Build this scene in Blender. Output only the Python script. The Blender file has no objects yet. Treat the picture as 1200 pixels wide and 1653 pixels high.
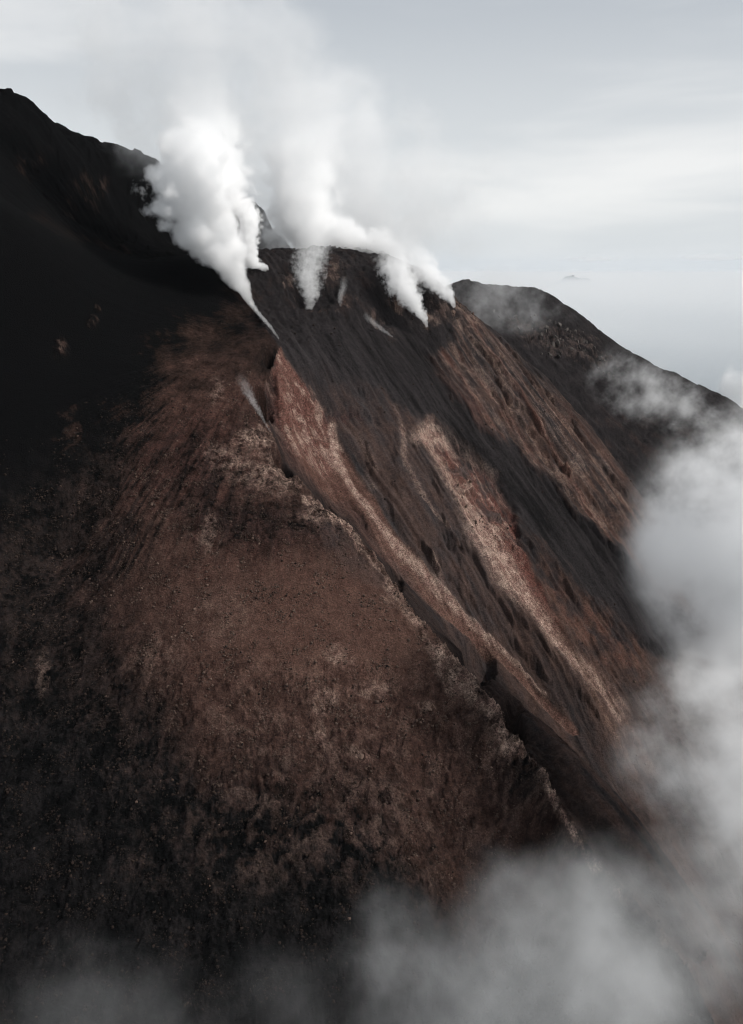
import bpy, bmesh, math, random
import numpy as np
from mathutils import Vector, Matrix

random.seed(7)
RNG = np.random.default_rng(7)
S = bpy.context.scene
COL = S.collection
R = math.radians

# ---------------------------------------------------------------- camera, sky, sun, exposure
H = 720.0                      # camera height above the sea (metres)
PITCH = R(17.0)
F = 1297.0                     # focal length in pixels of the 1200 x 1653 photograph
cam_d = bpy.data.cameras.new('camera')
cam = bpy.data.objects.new('camera', cam_d)
COL.objects.link(cam)
cam.location = (0, 0, H)
cam.rotation_euler = (R(90) - PITCH, 0, 0)
cam_d.sensor_fit = 'VERTICAL'
cam_d.sensor_height = 36.0
cam_d.lens = 36.0 * F / 1653.0
cam_d.clip_start = 1.0
cam_d.clip_end = 400000.0
S.camera = cam

SUN_DIR = Vector((0.71, -0.17, 0.68)).normalized()      # towards the sun
sun_el = math.asin(SUN_DIR.z)
sun_az = math.atan2(SUN_DIR.x, SUN_DIR.y)               # clockwise from +Y

W = bpy.data.worlds.new('World')
S.world = W
W.use_nodes = True
wt = W.node_tree
wt.nodes.clear()


class NT:
    """Small helper for writing node trees."""
    def __init__(self, tree):
        self.t = tree

    def n(self, kind, **kw):
        nd = self.t.nodes.new(kind)
        for k, v in kw.items():
            setattr(nd, k, v)
        return nd

    def put(self, sock, v):
        if isinstance(v, bpy.types.NodeSocket):
            self.t.links.new(v, sock)
        elif v is not None:
            sock.default_value = v

    def m(self, op, a, b=None, c=None, clamp=False):
        nd = self.n('ShaderNodeMath', operation=op, use_clamp=clamp)
        self.put(nd.inputs[0], a)
        self.put(nd.inputs[1], b)
        self.put(nd.inputs[2], c)
        return nd.outputs[0]

    def vm(self, op, a, b=None, scale=None):
        nd = self.n('ShaderNodeVectorMath', operation=op)
        self.put(nd.inputs[0], a)
        self.put(nd.inputs[1], b)
        if scale is not None:
            self.put(nd.inputs['Scale'], scale)
        return nd.outputs['Value'] if op in ('LENGTH', 'DOT_PRODUCT', 'DISTANCE') else nd.outputs[0]

    def noise(self, vec, scale, detail=2.0, rough=0.5, dist=0.0, color=False):
        nd = self.n('ShaderNodeTexNoise')
        self.put(nd.inputs['Vector'], vec)
        self.put(nd.inputs['Scale'], scale)
        nd.inputs['Detail'].default_value = detail
        nd.inputs['Roughness'].default_value = rough
        nd.inputs['Distortion'].default_value = dist
        return nd.outputs['Color'] if color else nd.outputs['Fac']

    def voronoi(self, vec, scale, feature='F1', rand=1.0, smooth=0.5):
        nd = self.n('ShaderNodeTexVoronoi', feature=feature)
        self.put(nd.inputs['Vector'], vec)
        self.put(nd.inputs['Scale'], scale)
        nd.inputs['Randomness'].default_value = rand
        if feature == 'SMOOTH_F1':
            nd.inputs['Smoothness'].default_value = smooth
        return nd

    def ramp(self, v, a, b, lo=0.0, hi=1.0, smooth=True):
        nd = self.n('ShaderNodeMapRange', interpolation_type='SMOOTHSTEP' if smooth else 'LINEAR')
        for i, x in enumerate((v, a, b, lo, hi)):
            self.put(nd.inputs[i], x)
        return nd.outputs[0]

    def mix(self, fac, a, b, mode='MIX'):
        nd = self.n('ShaderNodeMix', data_type='RGBA', blend_type=mode)
        self.put(nd.inputs[0], fac)
        self.put(nd.inputs[6], a if isinstance(a, bpy.types.NodeSocket) else tuple(a) + (1,))
        self.put(nd.inputs[7], b if isinstance(b, bpy.types.NodeSocket) else tuple(b) + (1,))
        return nd.outputs[2]

    def mapping(self, vec, loc=(0, 0, 0), rot=(0, 0, 0), scale=(1, 1, 1)):
        nd = self.n('ShaderNodeMapping')
        self.put(nd.inputs[0], vec)
        nd.inputs[1].default_value = loc
        nd.inputs[2].default_value = rot
        nd.inputs[3].default_value = scale
        return nd.outputs[0]


# overcast sky: a Nishita sky mostly hidden by a procedural stratus deck
w = NT(wt)
sky = w.n('ShaderNodeTexSky', sky_type='NISHITA', sun_disc=False)
sky.sun_elevation = sun_el
sky.sun_rotation = sun_az
sky.altitude = 700.0
gen = w.n('ShaderNodeTexCoord').outputs['Generated']
sep = w.n('ShaderNodeSeparateXYZ')
w.put(sep.inputs[0], gen)
zc = w.m('MAXIMUM', sep.outputs[2], 0.0)
big = w.noise(w.mapping(gen, loc=(1.7, 0.4, 0.35), rot=(0, R(-6), 0), scale=(1.5, 1.5, 7.0)), 1.0, 3.0, 0.45, 0.5)
fine = w.noise(w.mapping(gen, loc=(9, 2, 4), rot=(0, R(5), 0), scale=(3.0, 3.0, 17.0)), 1.0, 4.0, 0.5, 0.4)
cl = w.m('ADD', w.m('MULTIPLY', big, 0.58), w.m('MULTIPLY', fine, 0.42))
cl = w.ramp(cl, 0.40, 0.60)
hi = w.ramp(zc, 0.10, 0.34, 0.0, 1.0)
lo_c = w.mix(cl, (0.73, 0.76, 0.78), (0.93, 0.935, 0.93))
hi_c = w.mix(cl, (0.48, 0.52, 0.57), (0.74, 0.76, 0.78))
deck_col = w.mix(hi, lo_c, hi_c)
horizon = w.ramp(zc, 0.0, 0.07, 1.0, 0.0)
deck_col = w.mix(w.m('MULTIPLY', horizon, 0.75), deck_col, (0.73, 0.765, 0.795))
nish = w.n('ShaderNodeVectorMath', operation='SCALE')
w.put(nish.inputs[0], sky.outputs[0])
nish.inputs['Scale'].default_value = 0.06
skycol = w.mix(0.93, nish.outputs[0], deck_col)
bg = w.n('ShaderNodeBackground')
w.put(bg.inputs[0], skycol)
bg.inputs[1].default_value = 1.0
wo = w.n('ShaderNodeOutputWorld')
w.put(wo.inputs[0], bg.outputs[0])

sun_d = bpy.data.lights.new('sun', 'SUN')
sun_d.energy = 4.0
sun_d.angle = R(4)
sun_d.color = (1.0, 0.965, 0.92)
sun = bpy.data.objects.new('sun', sun_d)
COL.objects.link(sun)
sun.location = (0, 0, 3000)
sun.rotation_euler = SUN_DIR.to_track_quat('Z', 'Y').to_euler()

S.view_settings.view_transform = 'Standard'
S.view_settings.look = 'None'
S.view_settings.exposure = 0.0
S.view_settings.gamma = 1.0
S.view_settings.use_curve_mapping = False
S.render.engine = 'CYCLES'
cy = S.cycles
cy.max_bounces = 20
cy.diffuse_bounces = 2
cy.glossy_bounces = 2
cy.volume_bounces = 20
cy.transparent_max_bounces = 16
cy.volume_step_rate = 1.0
cy.volume_max_steps = 256
cy.filter_width = 1.0
cy.use_denoising = True
cy.use_adaptive_sampling = True
cy.adaptive_threshold = 0.02


# ---------------------------------------------------------------- helpers
def tag(o, label=None, cat=None, group=None, kind=None):
    for k, v in (('label', label), ('category', cat), ('group', group), ('kind', kind)):
        if v:
            o[k] = v
    return o


def mesh_np(name, verts, faces, mat=None, smooth=True, parent=None):
    """verts (n,3), faces (m,k) numpy arrays -> one mesh object."""
    me = bpy.data.meshes.new(name)
    nv, nf, k = len(verts), len(faces), faces.shape[1]
    me.vertices.add(nv)
    me.vertices.foreach_set('co', np.ascontiguousarray(verts, np.float32).ravel())
    me.loops.add(nf * k)
    me.loops.foreach_set('vertex_index', np.ascontiguousarray(faces, np.int32).ravel())
    me.polygons.add(nf)
    me.polygons.foreach_set('loop_start', np.arange(0, nf * k, k, dtype=np.int32))
    me.polygons.foreach_set('loop_total', np.full(nf, k, np.int32))
    me.update(calc_edges=True)
    if smooth:
        me.polygons.foreach_set('use_smooth', np.ones(nf, bool))
    o = bpy.data.objects.new(name, me)
    COL.objects.link(o)
    if mat:
        me.materials.append(mat)
    if parent:
        o.parent = parent
    return o


def hash2(ix, iy, seed):
    h = (ix.astype(np.int64) * 374761393 + iy.astype(np.int64) * 668265263 + seed * 974634777) & 0xFFFFFFFF
    h = ((h ^ (h >> 13)) * 1274126177) & 0xFFFFFFFF
    return ((h ^ (h >> 16)) & 0xFFFF).astype(np.float32) * np.float32(2 * math.pi / 65536.0)


def perlin(x, y, seed=0):
    """2-D gradient noise, about -0.7 .. 0.7"""
    x = np.asarray(x, np.float32)
    y = np.asarray(y, np.float32)
    ix, iy = np.floor(x), np.floor(y)
    fx, fy = x - ix, y - iy
    ix, iy = ix.astype(np.int32), iy.astype(np.int32)
    ux, uy = fx * fx * fx * (fx * (fx * 6 - 15) + 10), fy * fy * fy * (fy * (fy * 6 - 15) + 10)
    out = 0
    for dx in (0, 1):
        for dy in (0, 1):
            a = hash2(ix + dx, iy + dy, seed)
            g = np.cos(a) * (fx - dx) + np.sin(a) * (fy - dy)
            out = out + g * (ux if dx else 1 - ux) * (uy if dy else 1 - uy)
    return out


def fbm(x, y, octaves=4, seed=0, gain=0.5, lac=2.03):
    a, t = 1.0, 0
    for i in range(octaves):
        t = t + a * perlin(x, y, seed + i * 17)
        x, y, a = x * lac + 11.3, y * lac + 5.7, a * gain
    return t


def ridged(x, y, octaves=4, seed=0, gain=0.5, lac=2.03):
    a, t = 1.0, 0
    for i in range(octaves):
        t = t + a * (1 - np.abs(perlin(x, y, seed + i * 17)) * 2.2)
        x, y, a = x * lac + 3.1, y * lac + 8.9, a * gain
    return t


def sstep(a, b, x):
    t = np.clip((x - a) / (b - a), 0, 1)
    return t * t * (3 - 2 * t)


CP, SP = math.cos(PITCH), math.sin(PITCH)


def ray(u, v):
    """direction of the ray through photo pixel (u, v), scaled so that its Y is 1; heights relative to the camera"""
    x, y = (u - 600.0) / F, (826.0 - v) / F
    Y = CP + y * SP
    return x / Y, (-SP + y * CP) / Y


def at(u, v, D):
    a, b = ray(u, v)
    return (a * D, D, b * D)


def to_px(x, y, z):
    d = y * CP - z * SP
    up = y * SP + z * CP
    return 600.0 + F * x / d, 826.0 - F * up / d


def solve(u, v, f):
    """distance D at which the ray through (u, v) meets z = f(x, y)"""
    a, b = ray(u, v)
    lo, hi = 120.0, 2500.0
    for _ in range(50):
        m = 0.5 * (lo + hi)
        if b * m > f(a * m, m):
            lo = m
        else:
            hi = m
    return lo


# ---------------------------------------------------------------- terrain: a height field through surveyed points
D1 = np.array((0.55, -0.835))
APEX = (-85.0, 770.0, -60.0)


def plane1(x, y):
    return 12.0 - 0.44 * (x + 29) + 0.664 * (y - 950)


def cone(x, y):
    return APEX[2] - 0.60 * math.sqrt((x - APEX[0]) ** 2 + (y - APEX[1]) ** 2 + 900) + 15


SPINE = [(452, 560, 770), (428, 620, 722), (436, 690, 672), (462, 745, 640), (505, 795, 606), (560, 843, 575), (602, 890, 548), (650, 958, 512),
         (700, 1020, 481), (755, 1075, 453), (822, 1158, 416), (882, 1245, 380), (925, 1320, 355), (1000, 1420, 325), (1090, 1530, 298)]
pts = []
for u, v, D in SPINE:
    pts.append(at(u, v, D))
# the slope right of the spur (the big scarred slope)
for u, v, off in [(500, 560, 0), (560, 650, 0), (500, 700, -14), (540, 800, -14), (620, 850, -6), (640, 900, -8), (700, 960, -6), (745, 1010, -8), (800, 1080, -14),
                  (860, 1150, -14), (930, 1240, -10), (1000, 1330, -8), (1080, 1430, -6), (1180, 1560, -4),
                  (560, 480, 4), (640, 520, 2), (650, 650, 3), (660, 780, 4), (740, 900, 2), (820, 1000, 2), (900, 1100, 0), (1000, 1200, 0),
                  (740, 600, 8), (820, 720, 8), (900, 830, 8), (1000, 960, 8), (1100, 1080, 4), (1190, 1200, 2), (1190, 1380, 0)]:
    D = solve(u, v, lambda x, y: plane1(x, y) + off)
    pts.append(at(u, v, D))
# the right-hand rib of that slope, down into the cloud
for u, v, off in [(735, 482, 6), (800, 535, 10), (880, 610, 12), (960, 700, 14), (1040, 810, 16), (1100, 930, 16), (1150, 1040, 10)]:
    D = solve(u, v, lambda x, y: plane1(x, y) + off)
    pts.append(at(u, v, D))
# crater rim
for u, v, D in [(440, 424, 900), (480, 414, 925), (530, 408, 940), (575, 415, 945), (620, 418, 950), (660, 430, 945), (700, 452, 930), (500, 470, 880), (405, 486, 850)]:
    pts.append(at(u, v, D))
# the near face of the spur
for u, v, off in [(400, 650, 0), (300, 640, 0), (360, 760, 0), (260, 760, 0), (460, 860, 2), (330, 880, 0), (200, 860, 0), (540, 960, 2), (400, 1000, 0), (230, 1000, -4),
                  (100, 900, -8), (620, 1060, 2), (480, 1120, 0), (300, 1140, -4), (120, 1100, -10), (700, 1160, 2), (560, 1240, 0), (380, 1290, -4), (180, 1260, -10),
                  (770, 1260, 2), (640, 1380, 0), (440, 1440, -4), (240, 1440, -8), (60, 1400, -12), (840, 1380, 0), (700, 1520, 0), (500, 1600, 0), (250, 1620, -6), (30, 1600, -10), (900, 1530, 0), (100, 720, 6), (-20, 740, 6), (-150, 720, 6), (-150, 1000, -6), (-150, 1400, -10)]:
    D = solve(u, v, lambda x, y: cone(x, y) + off)
    pts.append(at(u, v, D))
# black ash flank on the left, its crest and the hollow behind it
for u, v, D in [(-200, 300, 690), (-60, 335, 730), (30, 352, 770), (130, 400, 820), (230, 432, 850), (290, 420, 865), (335, 448, 862),
                (330, 540, 790), (220, 560, 745), (100, 560, 705), (-20, 560, 665),
                (20, 330, 815), (130, 385, 882), (230, 418, 930), (300, 405, 940)]:
    pts.append(at(u, v, D))
# summit ridge on the left and the crag behind the crater
for u, v, D in [(-200, 120, 930), (0, 145, 985), (40, 156, 990), (70, 178, 996), (84, 190, 1000), (88, 205, 1003), (104, 214, 1010), (170, 243, 1030), (240, 266, 1050), (300, 300, 1070), (360, 318, 1090),
                (408, 327, 1100), (428, 345, 1102), (448, 392, 1105), (60, 250, 940), (150, 330, 965), (240, 350, 1010), (320, 380, 1040), (400, 400, 1060),
                (500, 400, 1130), (520, 374, 1130), (545, 396, 1130), (577, 394, 1130), (610, 408, 1130), (660, 432, 1130)]:
    pts.append(at(u, v, D))
# far ridge across the valley on the right
FR = [(745, 455, 1330), (790, 460, 1320), (850, 464, 1300), (890, 476, 1290), (940, 512, 1270), (1000, 560, 1245), (1060, 590, 1225), (1110, 612, 1205), (1160, 635, 1190), (1210, 672, 1170), (1330, 760, 1130), (1450, 860, 1100)]
for u, v, D in FR:
    pts.append(at(u, v, D))
for u, v, D in [(800, 505, 1200), (880, 560, 1150), (960, 640, 1085), (1050, 700, 1040), (1120, 720, 1020), (1200, 780, 990), (1300, 900, 940)]:
    pts.append(at(u, v, D))
for u, v, D in [(790, 525, 1070), (870, 600, 1010), (960, 700, 950), (1060, 830, 890), (1150, 960, 830)]:    # valley floor, hidden
    x, y, z = at(u, v, D)
    pts.append((x, y, z - 35))
# the sides away from the camera
for x, y, z in [(-700, 1500, -120), (-300, 1500, -160), (100, 1500, -200), (500, 1650, -330), (900, 1600, -520), (-300, 1280, 10), (0, 1260, -60), (250, 1250, -70),
                (-900, 1100, 60), (-900, 700, -60), (-800, 400, -230), (-600, 150, -420), (0, 120, -420), (400, 150, -640), (800, 300, -720), (900, 700, -690),
                (1200, 1200, -720), (0, -150, -640), (-600, -150, -600), (330, 1500, -170), (560, 1420, -280), (700, 1250, -420)]:
    pts.append((x, y, z))
P = np.array(pts, np.float64)


def rbf_fit(P, c=14.0):
    d = np.sqrt(((P[:, None, :2] - P[None, :, :2]) ** 2).sum(-1) + c * c)
    n = len(P)
    A = np.zeros((n + 3, n + 3))
    A[:n, :n] = d + np.eye(n) * -0.4
    A[:n, n] = 1
    A[:n, n + 1:] = P[:, :2] / 1000
    A[n:, :n] = A[:n, n:].T
    b = np.zeros(n + 3)
    b[:n] = P[:, 2]
    return np.linalg.solve(A, b)


WT = rbf_fit(P)


def base_z(x, y, c=14.0):
    x = np.asarray(x, np.float64)
    y = np.asarray(y, np.float64)
    out = WT[len(P)] + WT[len(P) + 1] * x / 1000 + WT[len(P) + 2] * y / 1000
    for i in range(len(P)):
        out = out + WT[i] * np.sqrt((x - P[i, 0]) ** 2 + (y - P[i, 1]) ** 2 + c * c)
    return out


# polar grid round the camera's foot: even detail at every distance
az = np.concatenate([np.linspace(-62, -33, 60, endpoint=False), np.linspace(-33, 33, 800, endpoint=False), np.linspace(33, 62, 61)])
rr = np.concatenate([np.geomspace(110, 300, 130, endpoint=False), np.geomspace(300, 1000, 690, endpoint=False), np.geomspace(1000, 1750, 190)])
AZ, RR = np.meshgrid(np.radians(az), rr)
X, Y = (RR * np.sin(AZ)), (RR * np.cos(AZ))
Z = base_z(X, Y)
U, V = to_px(X, Y, Z)                # where each spot of the slope is seen in the survey photograph
def seg_dist(px, py, line, widths=None):
    """distance from (px, py) to a polyline, divided by the width there when widths are given; and the position along it, 0..1"""
    best = np.full(px.shape, 1e9)
    tt = np.zeros(px.shape)
    side = np.zeros(px.shape)
    n = len(line) - 1
    for i in range(n):
        (x0, y0), (x1, y1) = line[i], line[i + 1]
        dx, dy = x1 - x0, y1 - y0
        L2 = dx * dx + dy * dy
        t = np.clip(((px - x0) * dx + (py - y0) * dy) / L2, 0, 1)
        ex, ey = px - (x0 + t * dx), py - (y0 + t * dy)
        d = np.sqrt(ex * ex + ey * ey)
        if widths is not None:
            d = d / (widths[i] + (widths[i + 1] - widths[i]) * t)
        k = d < best
        best = np.where(k, d, best)
        tt = np.where(k, (i + t) / n, tt)
        side = np.where(k, dx * (py - y0) - dy * (px - x0), side)
    return best, tt, side


def in_poly(px, py, poly):
    """signed distance to a polygon, positive inside"""
    c = np.zeros(px.shape, bool)
    n = len(poly)
    j = n - 1
    for i in range(n):
        xi, yi = poly[i]
        xj, yj = poly[j]
        c ^= ((yi > py) != (yj > py)) & (px < (xj - xi) * (py - yi) / (yj - yi + 1e-9) + xi)
        j = i
    d, _, _ = seg_dist(px, py, list(poly) + [poly[0]])
    return np.where(c, d, -d)


SP_LINE = [(330, 380), (385, 440), (408, 486), (430, 510), (452, 560)] + [(a, b) for a, b, _ in SPINE[1:]]
sp_v = np.array([p[1] for p in SP_LINE], float)
sp_u = np.array([p[0] for p in SP_LINE], float)
spine_u = np.interp(V, sp_v, sp_u)
depth_ok = np.hypot(X - APEX[0], 0) < 1e9
# beyond the spur's crest in plan (not in the picture): everything right of the crest's foot line
SPX = np.array([at(u, v, D)[0] for u, v, D in SPINE])
SPY = np.array([at(u, v, D)[1] for u, v, D in SPINE])
_, _, sd = seg_dist(X, Y, [(-150, 900)] + list(zip(SPX, SPY)) + [(250, 180)])
RIGHT = sd > 0
# valley behind the big slope: what lies beyond is the far ridge
VAL = [at(u, v, D)[:2] for u, v, D in [(790, 525, 1070), (870, 600, 1010), (960, 700, 950), (1060, 830, 890), (1150, 960, 830)]]
VAL = [(-40, 1760), (60, 1330), (130, 1130)] + VAL + [(760, 500), (1100, 200)]
_, _, vd = seg_dist(X, Y, VAL)
FAR = (vd > 0)
# downhill coordinates: fs runs along the contour, ft down the slope
fs1, ft1 = X * 0.835 + Y * 0.55, X * 0.55 - Y * 0.835
rad = np.hypot(X - APEX[0], Y - APEX[1] - 60)
ang = np.arctan2(X - APEX[0], -(Y - APEX[1] - 60))
fs2, ft2 = ang * 330.0, rad
fs3, ft3 = X * 0.75 + Y * 0.66, X * 0.66 - Y * 0.75
FS = np.where(FAR, fs3, np.where(RIGHT, fs1, fs2))
FT = np.where(FAR, ft3, np.where(RIGHT, ft1, ft2))
wfs = FS + 9 * fbm(FS / 60, FT / 150, 3, 5)

# where the survey saw each spot, wobbled so that no border is ruled with a straightedge
wob1 = fbm(X / 38, Y / 38, 4, 3)
wob2 = fbm(X / 38, Y / 38, 4, 91)
finger = fbm(wfs / 6, FT / 45, 4, 150, 0.6)
frag = fbm(X / 6, Y / 6, 4, 155, 0.65)
UW, VW = U + 15 * wob1 + 15 * finger + 6 * frag, V + 15 * wob2 + 6 * frag
softU, softV = U + 7 * wob1 + 3.5 * finger + 1.5 * frag, V + 7 * wob2 + 1.5 * frag
fineU = U + 6 * wob1 + 3 * finger + 3 * frag
fineV = V + 6 * wob2 + 3 * frag

face = np.where(~RIGHT & ~FAR, 1.0, 0.0)                     # spur, ash flank, summit
slope_r = np.where(RIGHT & ~FAR, 1.0, 0.0)
ash_flank = face * np.maximum(sstep(800, 520, V + 0.55 * (U - 150)), 0) * 1.0
summit = face * sstep(860, 930, Y)
spur = face * (1 - sstep(0, 1, np.maximum(ash_flank, summit)))



def steps(n, sharp=0.22):
    """turns smooth noise into plates with broken edges"""
    f = n - np.floor(n)
    return np.floor(n) + sstep(0.5 - sharp, 0.5 + sharp, f) - 0.5


# --- relief
g1 = ridged(wfs / 34, FT / 420, 4, 21) - 1.0
g2 = ridged(wfs / 9.5, FT / 110, 4, 33) - 1.0
g3 = fbm(X / 7, Y / 7, 5, 44, 0.6)
g4 = fbm(X / 2.2, Y / 2.2, 3, 45, 0.6)
lump = fbm(X / 26, Y / 26, 4, 71)
block = ridged(X / 13 + lump, Y / 13, 4, 73, 0.55) - 1.0
broken = sstep(-0.05, 0.35, fbm(wfs / 60, FT / 110, 3, 158) + 0.25 * sstep(820, 1000, V) * sstep(700, 900, U))
plate = steps(2.6 * fbm(wfs / 38, FT / 85, 5, 160, 0.55) + 0.5, 0.10)
plate2 = steps(2.2 * fbm(wfs / 13, FT / 26, 4, 165, 0.55), 0.14)
Z = Z + slope_r * (2.7 * g1 + 1.3 * g2 + 1.0 * g3 + 0.45 * g4 + broken * (1.5 * plate + 0.8 * plate2))
dark_band = 1 - sstep(0.55, 1.15, seg_dist(UW, VW, [(560, 470), (630, 570), (740, 680), (850, 790), (960, 910), (1080, 1020)], [60, 60, 34, 40, 52, 50])[0])
dark_band = dark_band * slope_r
Z = Z - dark_band * (1.5 * g1 + 0.75 * g2 + 0.45 * g3 + 0.1 * g4 + broken * (1.3 * plate + 0.65 * plate2))
streak = sstep(120, 190, U) * sstep(960, 900, V) * sstep(560, 640, V)
rough = np.clip(0.5 + 1.6 * fbm(X / 30, Y / 30, 3, 77), 0.15, 1.3)
talus = sstep(0.0, 0.8, 1.15 - np.hypot((UW - 540) / 330, (VW - 985) / 120))
Z = Z + spur * (1.5 * lump + (1 - 0.65 * talus) * (1.2 * g3 + 0.9 * (0.15 + streak) * g2) + 0.55 * rough * g4
                + (1 - talus) * (1.8 * sstep(1000, 1120, V) * block * rough + (0.15 + sstep(960, 1100, V)) * 1.1 * steps(2.4 * fbm(X / 24, Y / 24, 5, 170, 0.6), 0.13) + 0.5 * streak * plate2))
Z = Z + ash_flank * (0.5 * lump + 0.25 * g3 + 0.12 * g4 + 0.35 * g2)
crag = ridged(X / 55 + 0.5 * lump, Y / 55, 5, 61, 0.55) - 1.0
Z = Z + summit * (1 - ash_flank * 0.5) * (6.5 * crag + 1.6 * g2 + 1.4 * g3 + 7.0 * steps(2.0 * fbm(X / 60, Y / 60, 5, 175, 0.55), 0.12))
# the far ridge: gullies, and lava benches with steep faces
bench = sstep(0.0, 1.0, in_poly(UW, VW, [(800, 500), (870, 512), (960, 540), (1010, 590), (960, 600), (850, 560)]) / 12)
fz = 3.0 * g1 + 1.6 * g2 + 1.3 * g3 + 0.4 * g4
Zf = Z + fz
step = 10.0 + 4.0 * fbm(X / 90, Y / 90, 2, 178)
ph = (Zf + 9 * lump) / step
terr = (np.floor(ph) + sstep(0.30, 0.70, ph - np.floor(ph))) * step - 9 * lump
Zf = Zf + bench * 0.75 * (terr - Zf) + bench * 2.2 * block + 1.5 * steps(2.5 * fbm(X / 40, Y / 40, 5, 179, 0.6), 0.12)
Z = np.where(FAR, Zf, Z)

# --- features of the big slope, traced on the survey
SCAR = [(672, 700), (690, 686), (722, 698), (770, 728), (808, 765), (834, 812), (846, 872), (880, 960), (930, 1050), (985, 1130), (1000, 1150),
        (950, 1110), (890, 1040), (838, 968), (800, 905), (768, 862), (742, 812), (712, 760)]
scar = in_poly(softU, softV, SCAR)
scar_in = sstep(-2, 9, scar) * slope_r
scar_up = sstep(960, 860, V)
Z = Z - scar_in * (3.0 * scar_up + 2.0) - scar_in * 1.8 * block * (0.4 + scar_up)
CH = [(448, 572), (470, 650), (500, 712), (540, 762), (585, 815), (640, 885), (700, 955), (765, 1020), (850, 1100), (930, 1180)]
chd, cht, chs = seg_dist(softU, softV, CH, [12, 36, 47, 36, 27, 20, 16, 12, 9, 7])
chute = (1 - sstep(0.7, 1.1, chd)) * slope_r
Z = Z - chute * 2.0 * sstep(0.0, 0.2, cht) + chute * sstep(0.3, 0.1, cht) * 2.4 * block
EDGE = [(536, 682), (541, 735), (566, 782), (603, 830), (650, 886), (700, 940), (742, 985), (800, 1042), (856, 1092), (880, 1118)]
edd, edt, eds = seg_dist(U + 3 * wob1 + 2 * finger + frag, V + 3 * wob2 + frag, EDGE, [8, 10, 8, 8, 10, 10, 9, 5, 4, 3])
edge = (1 - sstep(0.3, 1.15, edd)) * slope_r
Z = Z + (1 - sstep(0.2, 1.3, edd)) * slope_r * 1.6
crest_d, _, _ = seg_dist(U, V, [(452, 730), (500, 795), (558, 842), (602, 890), (650, 960), (700, 1022), (756, 1078), (822, 1160), (882, 1247), (925, 1322), (1000, 1422), (1090, 1532)])
crest = np.exp(-(crest_d / 26) ** 2) * spur
Z = Z + crest * (1.5 * block + 1.4 * steps(2.5 * fbm(X / 17, Y / 17, 4, 181, 0.6), 0.12) + 1.6 * g3)
# ditch in the shade of the spur's crest, with its three holes
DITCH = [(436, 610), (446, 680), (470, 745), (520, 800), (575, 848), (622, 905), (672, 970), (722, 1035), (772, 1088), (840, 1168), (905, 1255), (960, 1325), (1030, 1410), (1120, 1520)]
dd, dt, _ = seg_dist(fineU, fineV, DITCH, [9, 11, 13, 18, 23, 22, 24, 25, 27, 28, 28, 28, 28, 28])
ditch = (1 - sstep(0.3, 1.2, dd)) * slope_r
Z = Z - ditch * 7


def pit(cu, cv, ru, rv, tilt, depth):
    c, s = math.cos(R(tilt)), math.sin(R(tilt))
    a, b = (fineU - cu), (fineV - cv)
    q = np.hypot((a * c + b * s) / ru, (-a * s + b * c) / rv)
    m = 1 - sstep(0.55, 1.1, q)
    return m, m * depth


for args in [(424, 650, 17, 30, -20, 26), (430, 582, 9, 13, 0, 12), (455, 745, 10, 28, -38, 24), (772, 1062, 22, 34, -42, 14), (828, 1150, 18, 36, -36, 14),
             (524, 806, 9, 22, -50, 10), (640, 925, 9, 22, -40, 8)]:
    m, dz = pit(*args)
    Z = Z - dz * (1 - FAR)
mottg = fbm(X / 30, Y / 30, 4, 187)
# broken lava scarps crossing the slope
for line, hgt in [([(690, 684), (740, 700), (790, 732), (822, 770), (842, 820)], 2.2), ([(700, 900), (740, 950), (800, 990), (850, 1050), (880, 1090)], 3.5),
                  ([(690, 570), (740, 640), (800, 700)], 3.0), ([(850, 740), (910, 800), (980, 880), (1050, 960)], 4.5),
                  ([(860, 880), (930, 960), (1000, 1010), (1060, 1040)], 4.0), ([(540, 668), (575, 660), (620, 672)], 3.0), ([(640, 660), (690, 760), (740, 860)], 2.5), ([(590, 720), (640, 820), (700, 900), (720, 950)], 3.0), ([(600, 640), (640, 700), (650, 780)], 2.0),
                  ([(770, 560), (860, 670), (950, 790), (1040, 910)], 4.0), ([(740, 545), (820, 650), (900, 740)], 3.5), ([(820, 560), (920, 670), (1010, 790)], 3.5), ([(740, 870), (800, 960), (880, 1060), (960, 1150)], 3.5)]:
    d_, t_, s_ = seg_dist(UW, VW, line)
    k = np.exp(-(d_ / 20) ** 2) * slope_r
    Z = Z + np.where(s_ > 0, -0.5, 0.5) * 1.5 * hgt * k * sstep(0, 1.6, d_) * np.clip(0.7 + 1.2 * finger + 0.8 * mottg, 0, 1.6)

crater = slope_r * sstep(560, 490, V + 0.2 * (U - 600))
Z = Z + crater * (1.1 * block + 1.0 * g3 + 1.6 * steps(2.3 * fbm(X / 25, Y / 25, 5, 183, 0.6), 0.12))
# crater hollows, from which the steam comes
for cu, cv, ru, rv, dep in [(505, 475, 38, 26, 10), (660, 480, 30, 26, 10), (605, 520, 30, 14, 4)]:
    m, dz = pit(cu, cv, ru, rv, 0, dep)
    Z = Z - dz * slope_r

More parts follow.
